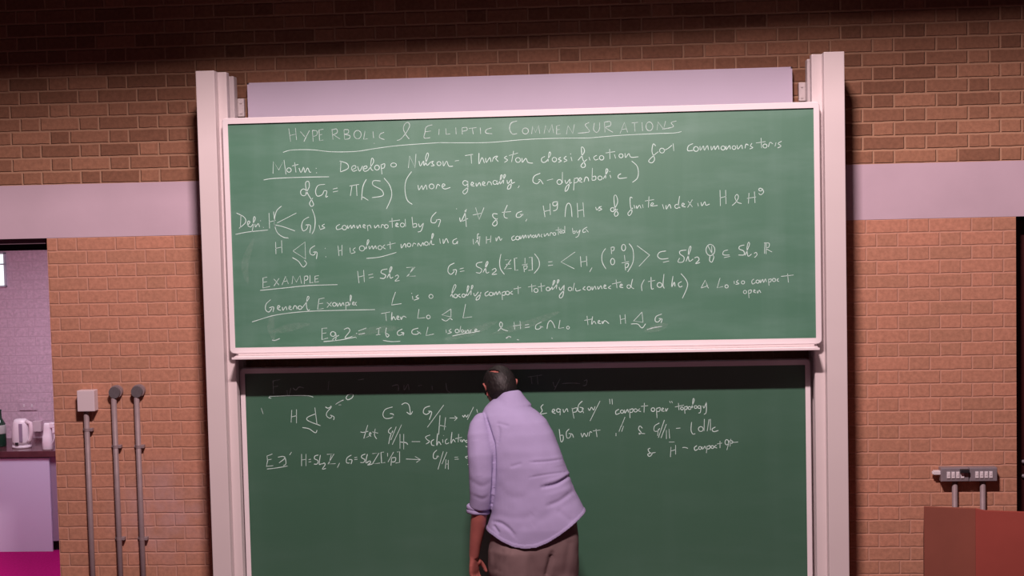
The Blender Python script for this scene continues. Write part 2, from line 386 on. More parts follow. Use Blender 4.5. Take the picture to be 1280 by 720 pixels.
chalk(up, '''
A s445,668 447,608 474,650 500,600 510,672|o 525 650 11|553,612 560,662|540,630 572,622|575,640 585,662 598,635|600,640 605,662 618,640 628,660 636,660|660,640|662,662|398,700 450,692 600,686 725,684
A 785,605 782,660|778,605 815,618 820,642 782,660|836,650 858,640 856,628 842,632 838,646 848,656 866,650|868,632 878,656 893,630|896,646 914,640 913,630 900,634 896,648 906,657 922,650|922,650 946,615 947,597 939,592 934,620 936,646 946,653|o 965 638 12|985,622 990,672|985,625 1003,619 1001,638 988,642|o 1048 625 14 10
M s722,140 728,80 755,138 760,70|775,105 782,130 798,105 801,128 822,80 817,65 808,90 815,126 832,112 848,106 840,116 851,127 835,130|o 875 118 10|895,105 898,130 913,106 924,130 945,131|955,105 975,102
B 125,378 165,372|155,370 158,418|195,365 195,420 210,388 222,415|228,390 232,412 249,388 255,410|262,408 266,387|265,395 275,383 288,382 279,393 292,408|335,380 322,390 338,400 322,412|368,355 358,410|345,378 390,365|o 390 400 12|410,390 412,412 429,392 440,412 465,416
B 525,382 508,392 511,410 530,408 553,372 546,362 540,408|o 572 398 11|604,386 592,396 607,404 592,412|632,381 620,392 635,402 619,410|655,385 660,405|652,368|690,402 720,364 719,342 707,338 712,390 727,428 713,438 706,425 735,397|745,385 750,402|785,376 769,386 776,400 792,395|o 808 389 11|848,345 850,395|828,365 875,358|872,372 878,392|o 905 379 10|925,366 928,388 944,368 955,386 992,384
B 1078,330 1066,320 1060,358 1073,395 1060,414 1043,405 1068,378 1092,358|o 1110 353 12|1122,352 1140,342 1160,326|1166,318 1169,355
C 385,518 362,530 359,553 385,552|o 400 545 12|420,530 422,552 437,530 442,551 457,528 462,550|475,530 478,550 491,530 496,548 509,528 515,548|o 535 540 10|550,530 552,548 567,528 572,546|o 590 538 9|605,525 610,545 627,525 632,545|645,542 650,521 662,526|680,516 672,530 684,538 668,545|725,490 728,540|700,515 748,508|o 745 530 10|762,535 770,512 784,520|800,512 795,532|828,506 811,518 825,530 808,540
''', ds, M['chalk'], W0, 'chalk line beginning Motvn, second line from the top')
chalk(up, '''
M o 198 262 15 17|207,268 226,235 223,208 208,215 215,260 240,303 248,324 236,332 228,315 244,290|305,222 271,227 258,255 266,280 290,274 300,254|298,254 314,256 309,284 320,281|345,245 368,240|345,260 370,255
M 428,230 475,222|440,228 432,280|462,226 465,280|512,196 494,235 488,300|492,285 500,288 522,302|583,205 548,204 546,226 588,250 594,278 540,288|600,190 630,230 638,282 612,345|738,158 711,200 705,250 716,300 742,322
M 770,225 775,250 789,228 795,248 809,225 815,248|o 838 232 12|860,245 868,222 880,230|890,236 905,226 896,219 890,235 905,245 932,237|o 1006 215 12|1019,205 1018,253 1003,270 995,257 1022,236|1035,226 1048,218 1040,211 1035,226 1052,231|1060,215 1063,232 1077,213 1084,230|1092,223 1105,215 1096,209 1092,224 1108,228|1115,226 1122,209 1134,213 1138,226|o 1155 212 10|1166,203 1169,222 1191,182 1184,178 1181,220 1207,180 1200,176 1197,218|1215,200 1220,218 1237,198 1233,238 1218,245 1224,226 1255,211|1277,228 1270,240
B 502,466 471,481 465,508 485,519 500,504|492,499 502,500 516,521|535,502 565,495|o 597 510 12|612,460 612,516|625,500 632,518 650,496 641,543 626,557 632,532 660,511|672,490 668,552|670,495 688,490 688,508 672,515|695,506 708,496 699,489 695,505 712,512|720,510 728,486 740,491 743,506|762,440 760,500|760,486 777,481 778,498 760,502|o 800 490 10|815,496 839,455 831,446 828,492|850,475 855,490|848,456|905,468 891,478 896,492 935,488|958,405 985,430 992,465 985,493 962,512
''', ds, M['chalk'], W0, 'chalk line with brackets, third line from the top')
chalk(up, '''
D 85,155 82,218|62,145 100,165 108,192 75,222|118,206 130,191 121,186 118,205 134,214 152,186 157,170 149,166 145,214 140,240|155,200 158,215 171,198 178,215|182,182|196,215|225,145 228,222|248,138 255,220|225,190 258,182|288,110 262,137 252,190 265,240 295,265 322,270|362,145 265,195|258,205 300,215 355,235|425,165 398,181 388,210 396,234 414,225 421,205|408,205 432,207 429,245|440,125 455,170 453,222 440,250|58,252 120,240 220,230
D 475,206 480,224|503,200 490,210 504,219 480,228|580,201 562,213 566,228 590,222|o 602 218 11|618,206 620,222 633,206 638,222 649,205 654,220|664,207 668,222 679,205 684,220|695,215 706,208 699,203 695,215 708,221|716,206 720,234|718,210 730,206 736,222|752,206 756,220 771,205 776,220|785,220 790,203 802,208|o 812 212 9|840,170 842,218|825,188 880,180|858,208 870,201 863,196 858,210 874,214|o 892 205 10|906,175 908,213|940,165 945,215|945,201 961,198 962,213 945,217|972,198 980,215 997,196 986,233 969,240|1062,140 1039,165 1036,190 1055,194 1066,178|1060,180 1082,180 1072,215
E 122,122|138,168 144,188 160,158 172,126|165,132 172,215|153,186 180,172|205,155 252,145|s218,118 236,178 260,118|328,150 306,149 305,164 322,180 325,200 312,210 303,198 328,172|377,105 362,140 362,165 378,172|350,142 395,138|450,136 426,146 422,164 439,166 455,150|441,151 456,156|475,175 468,187
E 556,108 565,165|590,98 592,155|560,138 592,130|626,88 606,92 606,107 622,107 628,86 625,125 606,135|665,165 670,115 682,96 695,112 700,165|726,95 730,168|755,92 760,165|728,135 758,128|818,115 825,130 838,112|848,111 837,119 849,126 832,134|o 903 128 10|908,132 928,92 921,58 910,64 915,120 931,148 919,162 912,148 928,125
E 1002,70 991,68 992,110 1000,138 987,158 980,145 1005,119|1010,105 1015,122|1022,108 1025,122 1037,106 1045,122|1052,102 1056,120|1085,62 1082,118|1065,85 1110,78|1095,109 1108,99 1099,95 1095,110 1128,107
F 232,222 240,246|250,226 252,246 267,222 275,242|o 304 232 10|318,180 312,226 321,240|330,229 342,221 333,216 330,230 348,235|360,205 382,235|382,198 358,238|408,215 412,231|425,211 430,229 444,209 450,226 468,220|520,150 522,230|548,150 550,220|520,190 550,182|580,228 600,210 612,186 605,172 595,186 606,210 628,218|665,165 662,218|692,158 695,215|655,192 700,185|o 722 148 8 7|730,142 738,160 724,174 713,166
''', ds, M['chalk'], W0, 'chalk line beginning Defn, fourth line from the top')
chalk(up, '''
D 258,290 260,350|288,282 290,345|258,322 290,315|s345,335 405,290 408,375 345,335|342,368 372,386 395,415 413,398 402,382|455,308 432,325 432,350 450,355 458,340|446,341 465,342 462,375|505,320|508,362|570,308 575,360|590,305 590,358|572,335 592,330|630,318 632,345|657,318 645,330 656,341 635,348|o 690 322 13|705,326 724,288 718,281 712,325|725,310 728,325 741,309 746,325 757,309 762,325|o 780 318 10|805,303 795,315 808,325|830,288 832,325|815,305 858,295|712,372 780,365 862,342|885,300 888,320 904,298 910,318|o 925 305 9|942,313 948,296 960,301|968,312 972,296 985,310 994,293 1000,308|o 1012 298 9|1025,306 1047,257 1041,251 1038,298 1052,302|1078,272 1082,298|1095,275 1098,298 1111,273 1122,295|1165,272 1146,282 1146,298 1160,298 1168,285 1166,300
E 205,275 208,302|236,251 228,252 228,285 238,308|218,295 236,262|240,262 236,300|272,262 272,298|295,258 292,292|272,280 295,275|320,268 322,285 334,263 342,282 350,272|412,258 399,268 403,282 418,276|o 428 270 9|440,258 442,275 454,256 458,272 467,255 472,270|480,255 483,270 493,253 498,268|o 508 262 6|518,252 522,268 533,250 538,265|550,250 545,260 552,266|560,248 564,262 577,247 582,260|588,260 594,243 604,248|o 612 250 7|632,215 632,255|618,232 648,226|o 645 240 6|o 655 238 7|664,210 664,245|702,220 705,245|705,238 716,236 714,246 705,247|722,232 728,245 741,229 731,260 718,267|776,215 756,228 756,242 770,238|769,226 782,241
''', ds, M['chalk'], W0*.95, 'chalk line with the word almost underlined')
chalk(up, '''
D s216,465 195,470 195,520 230,512|195,492 215,488|250,475 275,505|275,472 250,510|s290,505 308,462 322,500|298,488 318,484|s340,500 345,460 362,490 380,458 388,498|402,460 402,500|400,462 418,461 417,477 402,482|s430,457 430,495 446,492|s474,458 455,461 455,492 474,488|455,476 470,473|180,532 300,520 420,508 568,503
D 668,435 675,495|698,430 702,490|672,465 702,458|722,455 745,450|725,470 748,465|817,425 791,430 786,444 808,456 800,472 780,470|815,470 839,424 834,415 828,440 832,470 846,465|855,462 868,455 872,467 855,485 878,482|s912,418 955,415 915,462 958,460|945,418 922,458
E 112,395 86,410 80,438 95,452 112,436|104,431 122,430 118,455|138,425 158,420|140,438 162,434|252,390 226,396 223,411 248,426 240,445 220,442|255,442 279,398 275,388 268,410 272,444 286,440|300,430 315,422 320,434 300,452 325,450|345,350 338,390 343,425 362,452|s365,380 395,378 362,425 398,422|370,402 392,400|s426,370 412,372 415,432 431,430|465,370 465,398|450,405 478,400|458,410 462,440|458,412 475,409 472,424 460,426|s485,368 500,366 502,430 482,432|512,348 534,380 535,415 510,448|582,390 602,388|580,408 605,405
E s715,340 645,390 712,424|742,362 746,415|772,360 775,410|745,390 775,385|800,418 788,440|868,322 851,350 851,390 870,425|895,315 898,350|892,318 910,316 908,332 896,335|o 958 318 10 16|o 903 388 10 16|962,355 965,385|948,395 985,388|965,398 968,432|963,401 982,398 978,415 967,418|985,298 1005,330 1005,390 978,440|s1025,308 1088,355 1035,412
F 250,455 219,461 208,480 225,495 262,492|235,512 265,505|352,450 321,455 320,470 340,486 335,509 310,510 318,490|350,507 374,444 370,432 362,460 366,505 386,495|392,490 408,485 415,499 398,518 420,512|o 472 450 22 28|460,430 490,485|478,430 480,470|470,480 468,503 480,510 490,485|560,450 539,456 536,474 568,475|540,488 570,482|642,425 619,431 616,445 638,455 640,474 612,475|645,477 667,424 662,412 655,440 660,480 678,470|690,468 700,462 705,474 692,488|745,415 742,468|752,412 750,470|740,415 765,416 764,435 750,442 780,460
''', ds, M['chalk'], W0, 'chalk line beginning EXAMPLE, with a bracketed matrix')
chalk(up, '''
D 234,578 211,600 208,628 225,640 240,621|226,619 248,615 245,640|268,623 280,613 271,608 268,625 285,632|292,615 295,632 309,613 315,630|325,622 335,615 327,610 325,625 340,628|345,626 352,609 362,613 365,626|o 380 618 9|390,621 424,573 418,563 412,600 418,630 429,628|s502,570 475,575 468,628 498,622|470,600 495,596|515,592 538,612|538,590 515,618|o 552 602 9|565,595 568,612 579,595 584,610 595,593 600,608|608,592 610,630|608,595 622,592 620,606 610,608|625,609 637,567 632,558 630,605|642,600 652,593 645,590 642,602 655,605|662,590 656,600 664,608|140,690 165,682 260,655 400,638 560,632 755,628
D s858,540 845,575 838,605 888,598|938,545|942,560 945,578|972,555 960,565 974,572 950,581|o 1035 562 10
E 92,562 119,514 112,505 100,540 105,568|o 118 560 9|141,550 130,558 145,568|o 158 558 8|168,561 184,518 178,512 176,558 204,515 198,510 195,555|208,545 215,560 232,539|245,540 236,573 221,580 225,566 245,550|282,536 266,546 269,560 285,553|o 295 550 9|308,541 310,556 321,539 326,554 337,537 342,552|350,540 352,580|350,543 366,538 364,555 352,556|o 378 545 9|402,536 392,545 405,552|430,510 432,550|408,525 445,518|498,500 500,540|480,515 520,508|o 520 532 10|545,495 548,538|530,515 565,508|o 580 525 9|590,531 614,490 608,485 602,528 634,487 628,482 622,525|635,515 642,530 658,509|661,505 655,558 641,570 638,556 662,530
E o 690 525 9|712,495 704,534|718,520 722,535 745,529|766,512 755,524 768,530|o 785 522 9|800,512 802,530 814,511 820,528|828,511 832,526 844,509 850,525|860,516 870,508 862,505 860,520 874,522|895,508 882,518 895,524|920,478 925,520|900,500 945,490|940,512 952,505 944,501 940,515 956,518|o 984 513 9|1003,475 996,512 1010,524|1062,478 1048,505 1050,535|1095,465 1097,522 1108,522|1080,488 1115,482|o 1138 505 12|1160,450 1155,505 1162,522|1205,460 1198,515 1211,491 1215,512|1248,488 1232,498 1238,515 1252,510
F 325,568 351,600 357,632 332,692|s425,640 446,601 458,630 425,640|452,626 463,641|s520,590 506,640 535,632|o 553 632 8|590,605 592,620|612,600 602,610 615,618 598,622|o 635 612 8|690,595 679,605 683,620 698,612|o 708 608 8|720,598 722,614 733,597 738,612 747,595 752,610|762,595 765,628|762,598 776,595 774,608 764,610|o 790 600 8|812,592 805,602 815,608|858,568 862,612|825,582 888,575|o 645 660 8|662,650 665,690|662,653 676,650 674,664 664,666|688,659 696,653 690,649 688,660 700,664|705,653 708,666 716,651 724,664
''', ds, M['chalk'], W0, 'chalk line beginning General Examples')
chalk(up, '''
D 785,648 830,640|808,645 812,685|840,640 838,682 847,663 858,680|865,672 875,665 867,660 865,675 878,678|884,663 886,678 897,661 912,668|s975,625 968,672 1005,668|o 1022 665 9|s1135,625 1090,655 1135,665 1135,625|1088,675 1110,685 1130,672 1142,680|s1208,600 1195,670 1240,664
G s516,320 490,322 490,378 520,370|490,348 512,344|o 545 350 12|558,342 561,370 551,385 545,375 575,356|600,327 620,320 629,335 605,370 642,362|662,345|660,367|498,388 580,380 660,365|672,335 712,320|775,320 772,355|762,325 785,318|760,355 782,352|812,318 808,345 815,365 825,356 812,346|795,382 840,388 882,386|892,325 869,338 869,354 885,355 897,343|884,342 899,344 895,358|972,320 943,330 941,347 962,352 980,340|965,335 985,350|s1020,315 1010,358 1050,350|1110,328 1112,345|1136,325 1125,335 1138,342 1118,348|o 1165 335 9|1184,310 1178,342|o 1192 335 6|1205,330 1207,345 1219,329 1225,342|1238,328 1230,336 1240,343|1255,336 1265,329 1258,325 1255,338 1280,335|1142,360 1200,348 1260,340
H 330,335 348,315 352,299 343,290 338,305 351,325 380,335|410,290 414,328|440,285 443,325|405,310 447,305|465,305 485,302|465,318 488,315|547,290 521,305 519,324 535,325 550,311|539,311 555,315|575,325 580,297 592,283 605,296 615,320|s640,280 633,322 660,318|o 680 318 7|775,260 780,305|762,282 800,275|803,262 798,302 810,286 820,300|830,292 840,286 833,282 830,295 845,298|850,285 853,298 864,283 885,298|940,255 944,300|965,252 968,298|942,278 968,272|s1050,240 1008,285 1055,292 1050,240|995,300 1028,300 1050,320 1068,298|1149,250 1121,262 1116,284 1130,290 1146,273|1134,273 1150,275 1145,295
''', ds, M['chalk'], W0, 'lowest chalk lines on the upper board, ending in a triangle sign')
chalk(up, '''
H 1075,328 1110,318 1150,312|370,372 385,362 395,368|425,378 435,380|598,368 602,374
G 672,352 705,346|240,380 255,382 280,372
''', ds, M['chalk_faint'], W0*1.3, 'faint chalk smudges along the lower edge')
chalk(low, '''
L 350,400 345,500|388,395 388,505|348,455 390,445|535,380 552,515|542,430 482,455 470,475 500,495 580,525|435,540 488,550 538,582 553,560|620,375 640,385 670,370|660,365|667,378 631,420 631,450 658,466 673,446|658,440 688,455 685,480|835,270 800,280 785,303 800,318 834,300 840,276 815,268
L 168,300 180,290 210,290 330,285 470,285 522,296|165,302 185,306
K 185,172 131,190 112,228 131,258 180,252 190,232|165,222 190,228 184,254|252,155 280,142 308,160 318,225|290,210 318,228 335,205|465,165 426,180 415,214 440,228 470,206|452,204 478,211 460,268|568,158 445,325|540,235 530,380|582,250 572,345|532,308 585,320|612,255 668,255|s650,240 670,255 648,275|708,235 718,248 727,233 740,248 752,228|792,172 745,268|815,190 822,215
L s958,520 926,628 968,610|900,575 922,579 962,570|970,600 985,588 976,580 970,600 986,610|1018,550 1012,600 1030,632|995,575 1040,585
K 177,325 156,345 156,364 175,370 186,350|178,362 165,400 155,450|212,320 172,420|252,305 182,455|240,375 240,485|268,375 268,490|240,435 285,440 298,455|328,432 392,432|467,382 433,396 441,415 461,432 435,450|495,416 475,431 479,457 498,462|522,370 515,460 530,432 548,456|560,415 562,440|566,385|595,411 580,426 586,449 608,440|630,360 622,445 639,416 655,436|680,375 676,436|655,410 705,400|690,415 695,432|702,415 705,435 719,416 728,430|o 740 430 8|750,440 745,470 732,465
''', dl_, M['chalk'], W0*1.05, 'upper left chalk formulas with G over H')
chalk(low, '''
I s122,470 95,480 98,505 92,532 126,528|95,500 118,496|150,486 175,482 184,491 155,515|186,488 190,518 176,528|218,460 208,475|95,545 140,540 198,530|268,470 268,530|290,470 290,530|268,500 292,496|303,498 315,496|303,510 316,508|352,475 335,480 333,494 350,503 345,520 330,520|362,475 356,520 368,518|370,520 382,515 385,525 372,545 390,542|s395,472 430,470 400,520 438,518|416,475 406,516|458,515 447,538|517,475 495,490 493,513 508,515|504,498 520,500 515,520|532,488 546,486|532,498 548,496|587,470 569,478 569,489 584,498 578,512 562,512|597,470 589,512 602,510|595,510 610,505 612,514 598,525 622,520|s622,468 655,465 622,520 660,515|s680,460 665,462 668,515 686,512|698,465 698,482|728,460 700,510|718,490 715,528|718,490 738,488 735,507 720,510|s745,460 758,458 758,512 738,515|790,495 860,498|s835,482 862,498 842,512
K 517,495 493,520 491,554 510,560 526,536|513,540 532,546|565,505 525,640|592,510 555,600|585,565 580,635|602,570 602,640|582,600 605,600|648,550 675,548|650,565 680,563|750,540 730,548 745,558|755,600 745,605
''', dl_, M['chalk'], W0*1.05, 'lowest chalk line beginning Eg at the left')
chalk(low, '''
J 157,222 145,235 151,254 141,270 175,265|203,260 215,251 206,246 201,260 218,268|o 232 252 9|243,245 240,276|255,245 260,262 274,243 280,260|300,240 310,292|300,246 324,239 322,257 305,262|352,205 333,225 331,253 345,260 356,242 338,236|350,242 358,265|380,240 388,252 397,236 408,250 415,232|440,205 390,305|488,195 490,220|500,195 502,222|535,246 519,256 521,272 540,265|o 550 258 8|562,248 565,265 577,247 582,262|588,245 590,290|588,249 604,244 602,260 590,262|o 618 252 8|640,243 630,252 645,258|662,215 660,262|645,232 680,228|o 705 248 9|722,240 725,290|722,243 740,238 738,255 725,258|748,251 758,243 751,240 748,254 762,256|768,242 770,256 780,241|788,205 792,215|798,205 802,215|832,215 835,250|815,235 860,225|o 850 242 7|862,232 865,268|862,236 876,232 874,246 865,248|o 888 240 7|895,243 911,202 905,195 902,240|o 918 235 7|o 936 235 7|945,228 942,260 932,265|955,228 960,240 972,211|972,210 971,260 960,272
''', dl_, M['chalk'], W0*1.05, 'chalk line right of the person with words in quotation marks')
chalk(low, '''
J 236,345 244,406 255,401 255,377 240,378|212,378 216,386|286,345 272,361 275,389 290,386 296,366|283,368 300,370 308,388|345,365 352,385 361,366 372,383 380,362|385,382 390,359 400,363|420,345 425,385|405,355 442,350|565,285 545,335|545,330 535,358|558,330 548,358|520,365 520,380|652,341 639,330 633,345 646,364 634,372|633,366 665,368|737,315 713,330 711,354 728,355 739,341|731,346 728,380|762,300 732,388|772,320 745,390|772,350 772,395|785,345 788,392|820,342 842,340|898,310 895,350 904,370 916,368|o 944 345 12|962,295 960,356|985,297 976,356|992,295 992,352|1017,335 1001,345 1008,358 1032,352
J 692,441 681,446 686,460 700,470 687,482 680,470 718,462|785,410 812,410|795,435 792,485|818,425 818,472|795,455 818,448|852,438 865,437 880,442|925,428 912,438 916,452 930,445|o 940 440 7|950,432 953,446 964,431 968,444|975,430 972,465|975,433 990,428 988,442 976,445|o 1002 435 7|1022,425 1012,434 1025,440|1040,405 1040,440|1025,420 1050,415|o 1074 411 9 13|1088,402 1074,450|o 1098 410 6|1094,395 1090,432|1105,412 1130,410
''', dl_, M['chalk'], W0*1.05, 'two chalk lines at right ending in compact open')
chalk(low, '''
I 125,105 128,170|125,105 160,98|126,135 150,130|195,150 198,178|215,140 205,178|225,140 240,150 255,135 280,140|405,105 400,150|550,100 580,95|720,130 750,125 752,155|780,125 782,150 800,122 805,150|850,130 870,125|920,130 922,150|990,115 995,150 1010,162
J 95,80 100,120|125,75 130,122|80,85 150,75|240,95 212,150|205,110 215,135 235,105|250,118 300,115 340,118|360,105 375,100 370,125 355,128
I 66,240 76,270
L 700,355 740,330 765,320|725,360 745,358
''', dl_, M['chalk_faint'], W0, 'half-wiped chalk words in the shadow at the top')  # these top words use the more see-through chalk

for reg, pts in (('G', '230,345 330,318 430,300'), ('G', '640,360 760,330 880,318'), ('H', '60,378 200,338 330,285'), ('H', '300,350 480,300 640,238'), ('H', '1060,335 1130,318 1180,300'), ('G', '240,250 235,320 250,380'), ('D', '120,500 105,400 150,270')):
    b = bmesh.new()                    # wide wiped smears of chalk dust
    st = next(strokes(reg+' '+pts)); q = [P(x, y, ds) for x, y in st]; n = len(q); prev = None
    for i, p in enumerate(q):
        t = (q[min(i+1, n-1)]-q[max(i-1, 0)]).normalized(); nn = Vector((-t.z, 0, t.x)); ww = .020*math.sin(math.pi*(i+.35)/(n-.3))
        a, c = b.verts.new((p.x+nn.x*ww, -ds-.0003, p.z+nn.z*ww)), b.verts.new((p.x-nn.x*ww, -ds-.0003, p.z-nn.z*ww))
        if prev: b.faces.new((prev[0], prev[1], c, a))
        prev = (a, c)
    obj('chalk_smear', b, M['dust'], up)

# ------------------------------------------------------------------ conduits on the left wall
def conduit(px0, pxb, ytop, clips, head, label):
    a = P(px0, ytop, .03); bq = P(pxb, 720, .03); x = (a.x+bq.x)/2
    t = empty('conduit', (x, -.02, 0), label, 'conduit', 'conduits on the brick wall left of the chalkboards')
    ztop = P(px0, ytop, .03).z
    obj('pipe', tube(bmesh.new(), [(x, -.028, 0), (x, -.028, ztop)], .015, 14, Vector((0, 1, 0))), M['conduit'], t, True)
    for y in clips:
        z = P(px0, y, .02).z; b = bmesh.new(); tube(b, [(x, -.028, z-.009), (x, -.028, z+.009)], .016, 14, Vector((0, 1, 0)))
        box(b, (x-.030, -.012, z-.008), (x+.030, -.002, z+.008), .002); box(b, (x+.014, -.034, z-.009), (x+.032, -.004, z+.009), .003)
        box(b, (x-.022, -.022, z-.004), (x-.010, -.006, z+.004), .001)
        obj('saddle_clip', b, M['conduit'], t)
    if head == 'box':
        q0, q1 = P(97, 514.5, .06), P(117.5, 488, .06)
        obj('switch_box', bx((q0.x, -.062, q0.z), (q1.x, -.002, q1.z), .004), M['boxpink'], t)
    else:
        c = P(px0-1, ytop-1, .045); b = bmesh.new(); r = .033
        tube(b, [(c.x+.004, -.003, c.z+.004), (c.x+.004, -.030, c.z+.004)], r+.003, 28, Vector((0, 0, 1)))
        obj('junction_box', b, M['conduit'], t)
        tube(b := bmesh.new(), [(c.x, -.029, c.z), (c.x, -.044, c.z)], [r, r*.97], 28, Vector((0, 0, 1)))
        obj('box_lid', b, M['conbox'], t)
    return t
conduit(110.5, 113, 512, (537,), 'box', 'leftmost grey conduit topped by a white rectangular box')
conduit(143.5, 149, 492, (558, 673), 'round', 'middle grey conduit topped by a dark round box')
conduit(171.5, 178, 491, (558, 673), 'round', 'grey conduit with dark round box nearest the white column')

# ------------------------------------------------------------------ sockets on the right wall
q0, q1 = P(1176.5, 602.5, .06), P(1247, 584.5, .06); xm = (q0.x+q1.x)/2
t = empty('socket_box', (xm, -.03, q0.z), 'grey twin metal socket box on brick wall above the lectern', 'socket')
for (xa, xb) in ((q0.x, xm-.001), (xm+.001, q1.x)):
    s = obj('back_box', bx((xa, -.056, q0.z), (xb, -.002, q1.z), .003), M['steel'], t)
    pl = obj('front_plate', bx((xa+.003, -.061, q0.z+.003), (xb-.003, -.055, q1.z-.003), .002), M['steel'], t)
    w = xb-xa
    for k in range(4):
        cx = xa+w*(.26+.165*k); cz = q0.z+(q1.z-q0.z)*.5
        b = bx((cx-w*.062, -.066, cz-.018), (cx+w*.062, -.060, cz+.018), .002); box(b, (cx-w*.03, -.068, cz-.004), (cx+w*.03, -.065, cz+.013), .001)
        obj('rocker_switch', b, M['wplastic'], pl, label='white rocker switch')
b = bx((xm-.052, -.085, q1.z-.024), (xm-.004, -.060, q1.z-.004), .004); obj('plug', b, M['blackp'], t, label='black plug')
b = bx((q0.x-.036, -.046, q0.z+.036), (q0.x+.001, -.014, q0.z+.058), .004); box(b, (q0.x-.042, -.04, q0.z+.038), (q0.x-.03, -.02, q0.z+.052), .003)
obj('cable_gland', b, M['wplastic'], t, label='white cable gland')
for px in (1193.5, 1228.5):
    x = P(px, 615, .03).x
    obj('pipe', tube(bmesh.new(), [(x, -.028, 0), (x, -.028, q0.z+.002)], .015, 14, Vector((0, 1, 0))), M['conduit'], t, True)

# ------------------------------------------------------------------ brown block of unknown kind, given a made-up desk form
a = P(1155, 634, .62); xs = P(1217, 634, .62).x; xe = a.x+.62; zt = a.z; zr = zt-.009
t = empty('brown_block', (a.x, -.62, 0), 'reddish brown wooden lectern standing in front of the brick wall, at lower right', 'brown_block')
b = bmesh.new()
def panel(bm, x0, x1, z1, z1b, y0, y1):
    p = [(x0, y0, 0), (x1, y0, 0), (x1, y0, z1b), (x0, y0, z1)]
    v1 = [bm.verts.new(c) for c in p]; v2 = [bm.verts.new((c[0], y1, c[2])) for c in p]
    bm.faces.new(v1); bm.faces.new(v2[::-1])
    for i in range(4): bm.faces.new((v1[i], v2[i], v2[(i+1) % 4], v1[(i+1) % 4]))
    return bm
obj('front_panel', panel(b, a.x, xs, zt, zt, -.62, -.595), M['lect'], t, label='brown left front panel')
b = panel(bmesh.new(), xs+.0005, xs+.045, zt, zr, -.62, -.595); panel(b, xs+.045, xe, zr, zr, -.62, -.595)
bmesh.ops.remove_doubles(b, verts=b.verts[:], dist=1e-5)
obj('front_panel', b, M['blk2'], t, label='redder right front panel')
for x in (a.x, xe-.025):
    b = bmesh.new(); p = [(-.594, 0), (-.26, 0), (-.26, zt-.25), (-.594, zr-.012)]
    v1 = [b.verts.new((x, y, z)) for y, z in p]; v2 = [b.verts.new((x+.025, y, z)) for y, z in p]
    b.faces.new(v1); b.faces.new(v2[::-1])
    for i in range(4): b.faces.new((v1[i], v2[i], v2[(i+1) % 4], v1[(i+1) % 4]))
    obj('side_panel', b, M['lect'], t)
b = bmesh.new(); p = [(-.594, zr-.012), (-.25, zt-.257), (-.25, zt-.232), (-.594, zr-.004)]
v1 = [b.verts.new((a.x+.0255, y, z)) for y, z in p]; v2 = [b.verts.new((xe-.0255, y, z)) for y, z in p]
b.faces.new(v1); b.faces.new(v2[::-1])
for i in range(4): b.faces.new((v1[i], v2[i], v2[(i+1) % 4], v1[(i+1) % 4]))
obj('slanted_top', b, M['blk2'], t)
obj('shelf', bx((a.x+.0255, -.59, .42), (xe-.0255, -.27, .44)), M['lect'], t)

t.rotation_euler.z = -.215

# ------------------------------------------------------------------ kitchen units
KF = 2.40                               # front plane of the cabinet doors
zw0, zw1 = P(40, 571, -KF).z, P(40, 564, -KF+.02).z
xr = P(68.5, 600, -KF).x; xd = P(63.5, 630, -KF).x
t = empty('base_cabinet', (-4.0, KF+.3, 0), 'white kitchen base cabinet under the dark worktop through left doorway', 'cabinet')
obj('body', bx((-5.2, KF+.02, .075), (xr+.16, KW-.01, zw0-.001)), M['side'], t)
obj('door', bx((xd-.60, KF, P(40, 690, -KF).z), (xd, KF+.019, zw0-.012), .002), M['door'], t)
obj('door', bx((xd-1.205, KF, P(40, 690, -KF).z), (xd-.605, KF+.019, zw0-.012), .002), M['door'], t)
obj('plinth', bx((-5.2, KF+.05, 0), (xr+.16, KF+.07, .074)), M['black'], t)
wt = obj('worktop', bx((-5.2, KF-.02, zw0), (xr+.16, KW-.002, zw1), .004), M['wtop'])
tag(wt, 'dark brown kitchen worktop holding the white kettle and green bottle', 'worktop')
# kettle
kc = P(26, 558, -(KF+.13)); kc = Vector((kc.x, KF+.15, zw1))
sc = (CD+kc.y)/F
t = empty('kettle', kc, 'white rounded electric kettle on the worktop beside the green bottle', 'kettle')
b = bmesh.new(); lathe(b, kc, [(.070, 0), (.074, .004), (.074, .016), (.068, .022)], 28, 1, .8); obj('base', b, M['wplastic'], t, True)
b = bmesh.new()
rs = []
for z, l, r in ((.024, -.066, .060), (.05, -.071, .062), (.10, -.070, .064), (.15, -.066, .064), (.19, -.060, .060), (.212, -.052, .050), (.222, -.036, .036)):
    rs.append(ring(kc+Vector(((l+r)/2, 0, z)), Vector(((r-l)/2, 0, 0)), Vector((0, (r-l)/2*.80, 0)), 28, 2.3))
loft(b, rs); obj('jug', b, M['wplastic'], t, True)
b = bmesh.new(); tube(b, [kc+Vector((.045, -.02, .205)), kc+Vector((.082, -.02, .19)), kc+Vector((.088, -.02, .13)), kc+Vector((.078, -.02, .06)), kc+Vector((.052, -.02, .045))], [.014, .017, .017, .016, .012], 14)
obj('handle', b, M['boxpink'], t, True)
b = bx(kc+Vector((-.025, -.064, .028)), kc+Vector((-.002, -.056, .048)), .002); obj('switch', b, M['blackp'], t, label='dark switch')
b = bx(kc+Vector((.004, -.0565, .05)), kc+Vector((.030, -.050, .19)), .003); obj('water_window', b, M['side'], t)
